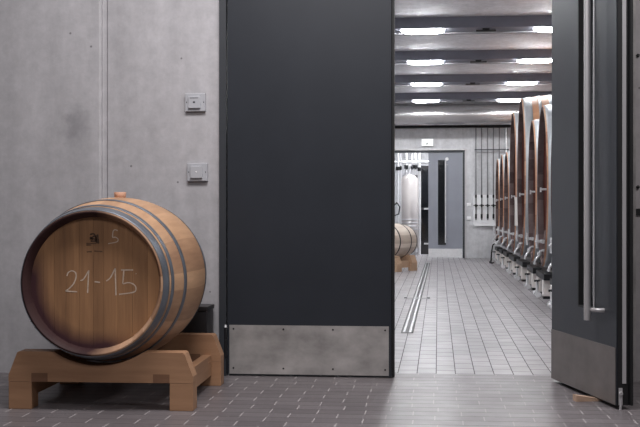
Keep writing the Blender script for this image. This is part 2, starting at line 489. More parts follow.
w.lathe([(L2+0.0125, 0.0), (L2+0.016, 0.006), (L2+0.016, 0.010), (L2+0.012, 0.010)], 12, 'x', (0, 0.016, 0.075))
w.build('floor_bolt', M['steel_b'], d2)
hx = 0.69
MB().tube([(hx, -0.065, 0.395), (hx, -0.065, 2.40)], 0.0165, 24).build('handle', M['steel_b'], d2)
hd = [c for c in kids(d2) if c.name.startswith('handle')][0]
for z in (0.445, 2.3):
    w = MB().tube([(hx, -0.050, z), (hx+0.015, -0.045, z), (hx+0.045, -0.02, z), (hx+0.045, 0.0, z)], 0.010, 12)
    w.build('standoff', M['steel_b'], hd)

# wedge under the open leaf
p = Vector((0.608, 6.215))+Vector((math.cos(A2), math.sin(A2)))*0.63
tag(MB().prism([(-0.05, 0.0), (0.085, 0.0), (0.085, 0.030), (0.012, 0.0195), (-0.05, 0.006)], 'x', -0.024, 0.024).build('door_wedge', M['wedge']),
    'small pale wooden wedge pushed under the open anthracite door', 'wedge')
wd = bpy.data.objects['door_wedge']; wd.location = (p.x-0.02, p.y, 0.0003); wd.rotation_euler = (0, 0, A2+PI)

# ------------------------------------------------------------------ wall switches
def wall_switch(px, py, label, Y=WY, wd=0.115, hg=0.100, rock=0.068, dot=True, txt=False, grp='switches on the hall wall', mat='white2'):
    c = on_Y(px, py, Y)
    t = thing('wall_switch', label, 'switch', (c.x, Y-0.0003, c.z), 0, grp)
    k = wd/0.115
    MB().box((-wd/2, -0.022*k, -hg/2), (wd/2, 0, hg/2)).build('switch_frame', M[mat], t, bevel=0.003*k)
    MB().box((-rock/2-0.004*k, -0.034*k, -rock/2), (rock/2-0.004*k, -0.0222*k, rock/2)).build('rocker', M[mat], t, bevel=0.003*k)
    if dot:
        w = MB()
        if txt:
            w.box((-0.010, -0.0348, -0.004), (0.002, -0.0342, 0.004))
            for i in range(8):
                w.box((-0.026+i*0.0056, -0.0348, 0.021), (-0.022+i*0.0056, -0.0342, 0.025))
        else:
            w.lathe([(-0.0348, 0.0001), (-0.0348, 0.004), (-0.0342, 0.004)], 12, 'y', (-0.004, 0, 0))
        w.build('marking', M['darksteel'] if txt else M['white'], t)
    for s in (-1, 1):
        MB().box((s*wd*0.42-0.002*k, -0.0228*k, -0.004*k), (s*wd*0.42+0.002*k, -0.0222*k, 0.004*k)).build('notch', M['frame'], t)
wall_switch(196, 102.7, 'upper pale grey wall switch with dark marking on concrete wall', txt=True)
wall_switch(198, 172.3, 'lower pale grey blank wall switch on concrete wall beside door')
wall_switch(468.8, 204.7, 'upper small white switch on far wall right of the grey door', FY, 0.085, 0.075, 0.05, False, grp='switches on the far wall', mat='white')
wall_switch(468.8, 218.2, 'lower small white switch on far wall right of the grey door', FY, 0.085, 0.075, 0.05, False, grp='switches on the far wall', mat='white')

# ------------------------------------------------------------------ barrels
def make_barrel(name, label, RB, RH, half, staves, hoops, m_stave, m_head, m_chime, m_hoop, bung=True, group=None, flip=False):
    """axis along local y, lowest point of the bilge at local z=0"""
    t = thing(name, label, 'barrel', (0, 0, 0), 0, group)
    rad = lambda y: RB-(RB-RH)*abs(y/half)**2
    T = 0.026
    prof, mi = [], []
    prof.append((-half+0.065, RH-0.029)); prof.append((-half+0.052, RH-0.028)); prof.append((-half+0.002, RH-0.009)); prof.append((-half, RH-0.006)); prof.append((-half+0.003, RH))
    mi += [1, 1, 1, 1]
    ys = [-half+0.02+(2*half-0.04)*i/22 for i in range(23)]
    mi.append(0)
    for y in ys: prof.append((y, rad(y)))
    mi += [0]*22
    mi.append(0)
    prof += [(half-0.003, RH), (half, RH-0.006), (half-0.002, RH-0.009), (half-0.052, RH-0.028)]
    mi += [1, 1, 1]
    seg = staves*3
    tones = []
    rr = random.Random(3)
    for k in range(staves): tones += [rr.random()]*3
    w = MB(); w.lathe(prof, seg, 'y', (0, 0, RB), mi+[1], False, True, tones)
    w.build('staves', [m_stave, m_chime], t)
    # heads made of upright boards
    rh = RH-0.0275
    bnds = [-1.0, -0.80, -0.63, -0.40, -0.24, -0.02, 0.14, 0.36, 0.585, 0.82, 1.0]
    tn = [0.40, 0.5, 0.42, 0.52, 0.46, 0.30, 0.48, 0.42, 0.40, 0.95, 0.62]
    for s in (-1, 1):
        w = MB()
        y0 = s*(half-0.052)
        for i in range(len(bnds)-1):
            xa, xb = bnds[i]*rh+0.0004, bnds[i+1]*rh-0.0004
            top, bot = [], []
            for j in range(9):
                x = xa+(xb-xa)*j/8
                z = math.sqrt(max(rh*rh-x*x, 0))
                top.append((x, RB+z)); bot.append((x, RB-z))
            poly = bot+top[::-1]
            w.prism(poly, 'y', y0, y0-s*0.02, 0, tn[i])
        w.build('head', m_head, t)
    for (ya, yb) in hoops:
        for s in (-1, 1):
            w = MB()
            rv = []
            a, b = (ya-half, yb-half) if s < 0 else (half-yb, half-ya)
            n = 5
            outer = [(a+(b-a)*i/(n-1), rad(a+(b-a)*i/(n-1))+0.0032) for i in range(n)]
            inner = [(h, r-0.0026) for h, r in outer][::-1]
            w.lathe(outer+inner, 96, 'y', (0, 0, RB), 0, True)
            for da in (0.0, 0.10):   # rivets at the lap
                for hh in (a+(b-a)*0.3, a+(b-a)*0.7):
                    ang = 4.05+da+ya*3
                    r = rad(hh)+0.0032
                    d = Vector((math.sin(ang), 0, math.cos(ang)))
                    q = Vector((0, hh, RB))+d*r
                    rv.append((q, q+d*0.0025))
            ho = w.build('hoop', m_hoop, t)
            for q, q2 in (rv if bung and name == 'wine_barrel' and RB > 0.35 else []):
                MB().tube([q, q2], [0.005, 0.003], 8).build('rivet', M['darksteel'], ho)
    if bung:
        w = MB(); w.lathe([(RB*2-0.012, 0.0001), (RB*2-0.012, 0.026), (RB*2+0.024, 0.030), (RB*2+0.026, 0.028), (RB*2+0.026, 0.0001)], 24, 'z')
        w.build('bung', M['bung'], t)
    return t

def make_rack(name, label, W, yf, thick, H, foot, R, bx, zc, mats, group=None, offs=0.0):
    """two saddled cross beams on block feet joined by side rails; origin on the floor between them"""
    t = thing(name, label, 'rack', (0, 0, 0), 0, group)
    hw = W/2
    fw = 0.108*W/0.86
    cm, ry, rd = mats
    for s in (-1, 1):
        zb = foot
        poly = [(-hw, zb), (-hw, zb+0.030), (-hw+0.040, H-0.006), (-hw+0.048, H)]
        dzt = zc-H
        hx_ = math.sqrt(max(R*R-dzt*dzt, 0))
        a0 = math.atan2(hx_, dzt)
        for i in range(13):
            a = -a0+2*a0*i/12
            poly.append((bx+R*math.sin(a), zc-R*math.cos(a)))
        poly += [(hw-0.048, H), (hw-0.040, H-0.006), (hw, zb+0.030), (hw, zb)]
        y0 = s*yf-thick/2
        w = MB(); w.prism(poly, 'y', y0, y0+thick); w.build('cross_beam', cm, t)
        for q in (-1, 1):
            xa, xb = sorted((q*hw, q*(hw-fw)))
            w = MB().box((xa, y0+.0005, 0.0), (xb, y0+thick-.0005, foot-0.0006)); w.build('foot', cm, t, bevel=0.002)
            xa, xb = sorted((q*(hw-fw), q*(hw-fw-0.076)))
            w = MB().box((xa, y0-0.001, foot+0.0005), (xb, y0+0.02, foot+0.040)); w.build('joint_block', rd, t)
    for q in (-1, 1):
        w = MB().box((q*(hw-0.095), -yf+thick/2+.0005, 0.055), (q*(hw-0.050), yf-thick/2-.0005, 0.162))
        for yy in (yf-0.11, yf-0.08):
            w.lathe([(q*(hw-0.050), 0.0), (q*(hw-0.048), 0.006), (q*(hw-0.050), 0.0062)], 10, 'x', (0, yy, 0.13))
        w.build('side_rail', ry, t)
    return t

HOOPS = [(0.004, 0.058), (0.080, 0.106), (0.220, 0.253)]
RB, RH, HALF = 0.397, 0.329, 0.47
BX, BY, ZC = -1.562, 5.50, 0.585
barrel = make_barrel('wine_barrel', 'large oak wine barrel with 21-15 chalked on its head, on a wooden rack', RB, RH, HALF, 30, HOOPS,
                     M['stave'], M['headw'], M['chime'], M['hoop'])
barrel.location = (BX, BY, ZC-RB)
rackX, rackY = -1.553, 5.535
yfo = 0.385
rmax = max(RB-(RB-RH)*((abs(rackY-yfo+0.05-BY))/HALF)**2, RB-(RB-RH)*((abs(rackY+yfo-0.05-BY))/HALF)**2)
rack = make_rack('barrel_rack', 'low wooden barrel rack on four block feet under the chalked barrel', 0.862, yfo, 0.10, 0.266, 0.127, rmax+0.012, BX-rackX, ZC,
                 (M['rack'], M['rack_y'], M['rack_d']))
rack.location = (rackX, rackY, 0.0); rack.rotation_euler = (0, 0, 0.025)

# chalk writing and burnt brand on the head, in the head's own plane
front_head = [c for c in kids(barrel) if c.name.startswith('head')][0]
HY = BY-HALF+0.052
def head_pt(px, py): 
    q = on_Y(px, py, HY)
    return (q.x-BX, q.z-(ZC-RB))
def strokes(lines, r, name, mat, org, sc):
    w = MB()
    yy = -HALF+0.052
    for ln in lines:
        pts = [head_pt(org[0]+x/sc, org[1]+y/sc) for x, y in ln]
        # smooth the stroke a little
        fine = []
        for i in range(len(pts)-1):
            for k in range(4):
                p0, p1, p2, p3 = pts[max(i-1, 0)], pts[i], pts[i+1], pts[min(i+2, len(pts)-1)]
                tt = k/4
                fine.append(tuple(0.5*((2*p1[j])+(-p0[j]+p2[j])*tt+(2*p0[j]-5*p1[j]+4*p2[j]-p3[j])*tt*tt+(-p0[j]+3*p1[j]-3*p2[j]+p3[j])*tt**3) for j in (0, 1)))
        fine.append(pts[-1])
        L, Rr = [], []
        for i, p_ in enumerate(fine):
            a, b = fine[max(i-1, 0)], fine[min(i+1, len(fine)-1)]
            dx, dz = b[0]-a[0], b[1]-a[1]
            l = math.hypot(dx, dz) or 1
            rr = r*(0.8+0.4*random.random())
            L.append((p_[0]-dz/l*rr, p_[1]+dx/l*rr)); Rr.append((p_[0]+dz/l*rr, p_[1]-dx/l*rr))
        n = len(fine)
        vs = [(x, yy-0.0008, z) for x, z in L]+[(x, yy-0.0008, z) for x, z in Rr]+[(x, yy+0.0002, z) for x, z in L]+[(x, yy+0.0002, z) for x, z in Rr]
        fs = []
        for i in range(n-1):
            fs += [(i, i+1, n+i+1, n+i), (2*n+i, 3*n+i, 3*n+i+1, 2*n+i+1), (i, 2*n+i, 2*n+i+1, i+1), (n+i, n+i+1, 3*n+i+1, 3*n+i)]
        fs += [(0, n, 3*n, 2*n), (n-1, 3*n-1, 4*n-1, 2*n-1)]
        w.add(vs, fs)
    return w.build(name, M[mat], front_head)
o = strokes([[(85, 185), (95, 160), (120, 148), (145, 160), (150, 190), (135, 235), (105, 270), (75, 292)], [(75, 292), (158, 297)],
         [(180, 218), (205, 205), (240, 145)], [(240, 145), (232, 305)],
         [(282, 225), (320, 230)],
         [(365, 220), (395, 195), (428, 130)], [(428, 130), (434, 322)],
         [(470, 142), (555, 142)], [(490, 145), (482, 238)], [(482, 240), (530, 232), (568, 252), (575, 285), (550, 302), (455, 315)], [(574, 167), (579, 169)]],
        0.0027, 'chalk_number', 'chalk', (55, 250), 7.11)
o['label'] = 'chalked number 21-15'
o = strokes([[(462, 45), (440, 38), (425, 52), (420, 100)], [(420, 100), (445, 98), (465, 115), (452, 136), (385, 149)]], 0.0022, 'chalk_digit', 'chalk', (60, 225), 8.0)
o['label'] = 'small chalked digit 5'
o = strokes([[(240, 78), (262, 70), (282, 78)], [(242, 95), (262, 118)], [(300, 75), (302, 95), (308, 140)], [(255, 100), (280, 88), (290, 110)], [(238, 112), (262, 108), (296, 122)], [(290, 140), (314, 144)], [(288, 80), (290, 130)], [(245, 128), (300, 132)]], 0.0036, 'burnt_emblem', 'brand', (60, 225), 8.0)
o['label'] = 'dark burnt emblem'
strokes([[(210, 147), (288, 149)], [(210, 160), (250, 160)], [(215, 215), (255, 213)], [(275, 208), (340, 213)]], 0.0026, 'burnt_lettering', 'brand2', (60, 225), 8.0)

# dark box against the wall behind the barrel
xb = on_Y(208.5, 320, 6.10).x
t = thing('storage_box', 'dark lidded box standing by the concrete wall behind the barrel', 'box', (xb-0.20, 6.15, 0))
MB().box((-0.2, -0.09, 0), (0.2, 0.09, 0.375)).build('box_body', M['box'], t, bevel=0.004)
MB().box((-0.205, -0.095, 0.3755), (0.205, 0.095, 0.40)).build('lid', M['box'], t, bevel=0.004)

# ------------------------------------------------------------------ cellar floor drain
dx = -0.235
t = thing('floor_drain', 'long narrow steel floor drain running through the cellar tiles', 'drain', (dx-0.030, 0, 0), -0.0037)
Y0, Y1 = 8.64, 21.0
for s in (-1, 1):
    MB().box((s*0.015, Y0, 0.0024), (s*0.031, Y1, 0.006)).build('steel_rail', M['steel'], t)
w = MB().box((-0.047, Y0-0.004, 0.0002), (0.047, Y1, 0.0022)); w.build('channel', M['black'], t)
w = MB()
y = Y0
while y < 13.5:
    w.box((-0.0148, y, 0.0024), (0.0148, y+0.035, 0.0058)); y += 0.085
w.build('grate', M['pipe'], t)
yc = 1026/(298.7-214)
MB().box((-0.14, yc-0.035, 0.0062), (0.14, yc+0.035, 0.0105)).build('cross_plate', M['steel'], t)
for q in (-0.12, 0.12): MB().box((q-0.015, yc-0.03, 0.0107), (q+0.015, yc+0.03, 0.016)).build('clamp', M['black'], t)

# ------------------------------------------------------------------ ceiling beams, lamps, sensors
order = ['nearest', 'second', 'third', 'farthest']
beamY = [8.08, 10.85, 13.62, 16.38, 19.15, 21.95]
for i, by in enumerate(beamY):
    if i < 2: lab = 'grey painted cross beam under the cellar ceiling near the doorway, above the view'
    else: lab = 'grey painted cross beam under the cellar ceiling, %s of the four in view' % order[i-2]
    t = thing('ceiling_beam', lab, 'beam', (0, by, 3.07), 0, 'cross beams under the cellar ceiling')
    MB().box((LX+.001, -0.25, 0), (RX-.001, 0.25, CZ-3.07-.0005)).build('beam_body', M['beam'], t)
    MB().tube([(LX+.01, 0.08, -0.010), (RX-.01, 0.08, -0.010)], 0.009, 8).build('conduit', M['lamp_rim'], t)
def make_lamp(x, y, lab):
    t = thing('ceiling_lamp', lab, 'lamp', (x, y, 3.07), 0, 'oval lamps on the cellar ceiling beams')
    def oval(mb):
        mb.v = [(x_, y_*0.38, z_) for x_, y_, z_ in mb.v]
        return mb
    w = MB(); w.lathe([(-0.0005, 0.0001), (-0.0005, 0.265), (-0.006, 0.265), (-0.008, 0.26), (-0.008, 0.0001)], 40, 'z'); oval(w).build('lamp_base', M['lamp_rim'], t)
    w = MB(); w.lathe([(-0.0085, 0.0001), (-0.0085, 0.255), (-0.026, 0.250), (-0.040, 0.215), (-0.044, 0.0001)], 40, 'z'); oval(w).build('diffuser', M['lamp'], t)
    return t
lm = None
for i, by in enumerate(beamY):
    for cx, side in ((-0.178, 'left'), (1.365, 'right'), (-1.72, 'far left')):
        if cx < -1 and i > 3: pass
        if cx < -1 or i < 2:
            lab = 'oval ceiling lamp outside the view, %s row, %s beam from the doorway' % (side, ['first', 'second', 'third', 'fourth', 'fifth', 'last'][i])
        else:
            lab = 'glowing oval ceiling lamp, %s row, on the %s cross beam in view' % (side, order[i-2])
        if side == 'left': cx += (0, 0, 0, 0, -0.008, -0.045)[i]
        if lm is None: lm = make_lamp(cx, by-0.14, lab)
        else: dup(lm, (cx, by-0.14, 3.07), None, lab)
se = None
for i, (px, py) in enumerate(((486, 28.5), (478.4, 60.2), (472.6, 83), (468.7, 100.6))):
    by = beamY[i+2]-0.17
    x = on_Y(px, py, by).x
    lab = 'slim dark box between the lamps on the %s cross beam in view' % order[i]
    if se is None:
        se = thing('ceiling_sensor', lab, 'sensor', (x, by, 3.0495), 0, 'slim dark boxes on the beams')
        MB().box((-0.115, -0.03, -0.014), (0.115, 0.03, 0.0)).build('housing', M['black'], se)
        MB().box((-0.04, -0.02, 0.0002), (0.04, 0.02, 0.0203)).build('bracket', M['darksteel'], se)
    else: dup(se, (x, by, 3.0495), None, lab)

# ventilation duct in front of the far wall
t = thing('ventilation_duct', 'wide round sheet steel duct crossing above the far wall', 'duct', (0, 22.85, 2.88))
MB().tube([(LX+.01, 0, 0), (RX-.01, 0, 0)], 0.205, 40, cap=False).build('duct_pipe', M['duct'], t)
for x in (-2.2, 0.55, 2.4):
    MB().tube([(x-0.01, 0, 0), (x+0.01, 0, 0)], 0.209, 40).build('duct_seam', M['duct'], t)
for x in (-1.6, 1.8):
    MB().box((x-0.015, -0.004, 0.206), (x+0.015, 0.004, CZ-2.88-.001)).build('hanger', M['steel_b'], t)
t = tag(MB().box((LX+.01, 23.30, 2.655), (RX-.01, 23.449, 2.70)).build('cable_tray', M['darksteel']), 'thin dark tray along the far wall under the steel duct', 'cable tray')

# ------------------------------------------------------------------ far door
w = MB()
w.box((DX0+.001, FY-0.02, 0), (DX0+0.05, FY+0.08, DZ-.001)).box((DX1-0.042, FY-0.02, 0), (DX1-.001, FY+0.08, DZ-.001)).box((DX0+0.05, FY-0.02, DZ-0.045), (DX1-0.042, FY+0.08, DZ-.001))
struct(w.build('trim_5', M['frame']))
fx0 = on_Y(428.4, 200, FY).x; fx1 = DX1-0.046
w5 = MB().box((DX1+.0005, FY-0.03, 0), (DX1+0.03, FY-.0005, DZ+0.03)).box((DX0, FY-0.05, DZ+0.005), (DX1+0.03, FY-.0005, DZ+0.03))
struct(w5.build('trim_6', M['steel_b']))
d3 = thing('door_3', 'grey far door leaf with narrow glazed slot and steel kick plate', 'door', (fx0, FY+0.005, 0))
d3['kind'] = 'structure'
LW3 = fx1-fx0
ga, gb = on_Y(438, 200, FY).x-fx0, on_Y(446, 200, FY).x-fx0
z0, z1 = on_Y(440, 245, FY).z, on_Y(440, 160, FY).z
MB().box((0, 0, 0.012), (ga, 0.05, 2.15)).box((gb, 0, 0.012), (LW3, 0.05, 2.15)).box((ga, 0, 0.012), (gb, 0.05, z0)).box((ga, 0, z1), (gb, 0.05, 2.15)).build('leaf', M['door_far'], d3)
MB().box((ga, 0.02, z0), (gb, 0.03, z1)).build('window', M['glass'], d3)
MB().box((0.004, -0.003, 0.014), (LW3-0.004, -.0002, 0.19)).build('kick_plate', M['steel'], d3)
w = MB().tube([(gb-0.01, -0.06, z0+0.05), (gb-0.01, -0.06, z1+0.0)], 0.013, 12)
for z in (z0+0.12, z1-0.1): w.tube([(gb-0.01, -0.06, z), (gb+0.03, -0.03, z), (gb+0.03, 0, z)], 0.008, 8)
w.build('handle', M['steel'], d3)
w = MB(); w.lathe([(-0.001, 0.0001), (-0.012, 0.02), (-0.012, 0.035), (0.0, 0.035)], 16, 'y', (gb+0.02, 0, z1+0.02)); w.build('round_fitting', M['white'], d3)

# exit sign above the far door
c = on_Y(427.4, 142.5, FY-0.03)
t = thing('exit_sign', 'small lit white sign box on the wall above the far door', 'sign', (c.x, FY-0.0005, c.z))
MB().box((-0.118, -0.055, -0.072), (0.118, 0, 0.072)).build('sign_box', M['white'], t)
MB().box((-0.113, -0.058, -0.067), (0.113, -0.0552, 0.067)).build('sign_face', M['exit'], t)
w = MB()
w.box((-0.092, -0.0592, -0.045), (-0.085, -0.0582, 0.045)).box((0.085, -0.0592, -0.045), (0.092, -0.0592+.001, 0.04))
w.box((-0.085, -0.0592, -0.045), (-0.06, -0.0582, -0.038)).box((-0.085, -0.0592, 0.018), (-0.07, -0.0582, 0.024))
w.prism([(-0.035, -0.045), (-0.02, -0.02), (-0.005, -0.008), (0.01, -0.02), (0.02, -0.045), (0.008, -0.045), (-0.004, -0.03), (-0.018, -0.045)], 'y', -0.0592, -0.0582)
w.lathe([(-0.0592, 0.0001), (-0.0592, 0.008), (-0.0582, 0.008)], 10, 'y', (0.0, 0, 0.006))
w.build('sign_marks', M['green'], t)

# ------------------------------------------------------------------ far room behind the half open door
t = thing('steel_tank', 'tall stainless steel tank seen through the far doorway', 'tank', (-0.62, 25.0, 0))
w = MB(); w.lathe([(0.12, 0.0001), (0.14, 0.16), (0.18, 0.195), (1.66, 0.195), (1.74, 0.12), (1.78, 0.0001)], 32, 'z'); w.build('tank_body', M['tank'], t)
for z in (0.55, 0.62, 0.69, 0.76):
    w = MB(); w.lathe([(z, 0.194), (z+.004, 0.201), (z+0.03, 0.201), (z+.034, 0.194)], 32, 'z'); w.build('cooling_band', M['steel_b'], t)
for a in (0.6, 2.7, 4.7): MB().tube([(0.15*math.cos(a), 0.15*math.sin(a), 0), (0.15*math.cos(a), 0.15*math.sin(a), 0.17)], 0.018, 10).build('leg', M['steel_b'], t)
MB().tube([(0, 0, 1.77), (0, 0, 1.95), (0.05, 0, 2.0), (0.2, 0, 2.0)], 0.03, 12).build('outlet_pipe', M['steel'], t)
t = thing('dark_cabinet', 'dark tall equipment cabinet behind the far doorway, right of the tank', 'cabinet', (-0.28, 25.6, 0))
MB().box((-0.11, 0, 0.0), (0.14, 0.5, 1.98)).build('cabinet_body', M['box'], t)
for za_, zc_ in ((0.3, 1.0), (1.05, 1.9)): MB().box((-0.10, -0.01, za_), (0.11, -.0005, zc_)).build('cabinet_door', M['glass'], t)
for za_ in (0.22, 1.0): MB().box((-0.03, -0.03, za_), (0.1, -.0105, za_+0.035)).build('shelf_edge', M['steel'], t)
gp = 'upright steel pipes behind the far doorway'
for i, (x, yy, r, zz, what) in enumerate(((-0.86, 24.6, 0.025, 2.6, 'leftmost, in front of the tank'), (-0.795, 24.45, 0.016, 2.6, 'second from the left'), (-0.40, 25.1, 0.028, 2.5, 'between tank and dark cabinet'),
                              (-0.70, 25.5, 0.03, 3.0, 'behind the tank, left one'), (-0.58, 25.5, 0.022, 3.0, 'behind the tank, middle one'), (-0.50, 25.4, 0.03, 3.0, 'behind the tank, right one'))):
    t = thing('standing_pipe', 'upright steel pipe seen through the far doorway, '+what, 'pipe', (x, yy, 0), 0, gp)
    MB().tube([(0, 0, 0), (0, 0, zz)], r, 12).build('pipe', M['steel'], t)
    for z in (1.95, 1.72) if i > 2 else (1.88,):
        MB().tube([(0, 0, z-0.04), (0, 0, z+0.04)], r*1.7, 12).build('fitting', M['darksteel'], t)
    MB().tube([(0, -r*1.7, 1.90), (0.02, -0.1, 1.90)], 0.012, 8).build('valve_lever', M['darksteel'], t)
tag(MB().tube([(-2.0, 24.9, 2.03), (1.5, 24.9, 2.03)], 0.03, 12).build('cross_pipe', M['steel']), 'level steel pipe near the top of the far doorway', 'pipe')
tag(MB().tube([(-0.95, 24.1, 1.05), (-0.86, 24.05, 1.14), (-0.80, 24.02, 1.05), (-0.82, 24.0, 0.9), (-0.93, 24.0, 0.86), (-1.0, 24.05, 0.95), (-1.0, 24.1, 0.0)], 0.016, 10).build('black_hose', M['black']),
    'looped black hose at the left edge of the far doorway', 'hose')
fl = MB().lathe([(-0.0005, 0.0001), (-0.0005, 0.27), (-0.06, 0.25), (-0.06, 0.0001)], 24, 'z').build('ceiling_lamp', M['lamp'])
fl.location = (-0.4, 24.4, CZ); tag(fl, 'round ceiling lamp of the room behind the far door, out of view', 'lamp')
fl = MB().lathe([(-0.0005, 0.0001), (-0.0005, 0.27), (-0.06, 0.25), (-0.06, 0.0001)], 24, 'z').build('ceiling_lamp', M['lamp'])
fl.location = (0.9, 25.4, CZ); tag(fl, 'second round ceiling lamp behind the far door, to the right, out of view', 'lamp')

# ------------------------------------------------------------------ pipes with valves on the far wall
zbr = on_Y(485, 151, FY).z
pxs = [475.9, 481.6, 487.6, 493.4, 499.3]
ordp = ['leftmost', 'second from left', 'third from left', 'fourth from left', 'rightmost']
panel = on_Y(473.3, 194.8, FY); pb = on_Y(503, 226, FY)
w = MB()
x0, x1, za, zb_ = panel.x, pb.x+0.1, pb.z, panel.z
r = 0.05
poly = []
for cx, cz, a0 in ((x0+r, za+r, PI), (x1-r, za+r, 1.5*PI), (x1-r, zb_-r, 0), (x0+r, zb_-r, 0.5*PI)):
    for k in range(6):
        a = a0+PI/2*k/5
        poly.append((cx+r*math.cos(a), cz+r*math.sin(a)))
w.prism(poly, 'y', FY-0.055, FY-.0005)
tag(w.build('backing_panel', M['white']), 'pale rounded panel on the far wall behind the valve pipes', 'panel')
for i, px in enumerate(pxs):
    x = on_Y(px, 150, FY-0.06).x
    t = thing('wall_pipe', 'thin upright pipe with valves on the far wall, '+ordp[i], 'pipe', (x, FY-0.075, 0), 0, 'valve pipes on the far wall')
    MB().tube([(0, 0, 0.78), (0, 0, 2.65)], 0.012, 8).build('pipe', M['pipe'], t)
    w = MB()
    for z in (1.26, 1.07, 0.84):
        MB().tube([(0, 0, z-0.03), (0, 0, z+(0.03 if z > 0.9 else 0.06))], 0.019, 10).build('valve', M['darksteel'], t)
    MB().box((-0.05, -0.04, 1.065), (0.05, -0.0195, 1.085)).build('valve_lever', M['darksteel'], t)
    for zz in (zbr, 1.5): MB().box((-0.012, 0.0121, zz-0.01), (0.012, 0.0745, zz+0.01)).build('pipe_clip', M['steel_b'], t)
x = on_Y(506.3, 150, FY-0.06).x
t = thing('wall_pipe', 'thicker bright steel pipe on the far wall beside the casks', 'pipe', (x, FY-0.075, 0), 0, 'valve pipes on the far wall')
MB().tube([(0, 0, 0.3), (0, 0, 2.65)], 0.026, 12).build('pipe', M['steel'], t)
MB().box((-0.02, 0.026, zbr-0.02), (0.02, 0.0745, zbr+0.02)).build('pipe_clip', M['darksteel'], t)
xa = on_Y(474.5, 150, FY).x
tag(MB().box((xa, FY-0.10, zbr+0.012), (x+0.05, FY-0.088, zbr+0.032)).build('pipe_bracket', M['frame']), 'level rail across the upright pipes on the far wall', 'bracket')
# ------------------------------------------------------------------ barrels on the left of the cellar
h2 = [(0.006, 0.030), (0.235, 0.262)]
b2 = make_barrel('wine_barrel', 'pale wine barrel just right of the closed door, in the cellar', 0.285, 0.245, 0.42, 26, h2, M['pale'], M['orange'], M['pale'], M['hoop_black'], group='pale barrels lying in the cellar')
b2.location = (-0.745, 18.1, 0.185); b2.rotation_euler = (0, 0, -0.50)
r2 = make_rack('barrel_rack', 'brown wooden block rack under the pale cellar barrel', 0.60, 0.24, 0.16, 0.245, 0.10, 0.285, 0.0, 0.47, (M['brick'], M['brick'], M['orange']))
r2.location = (-0.745, 18.1, 0); r2.rotation_euler = (0, 0, -0.50)

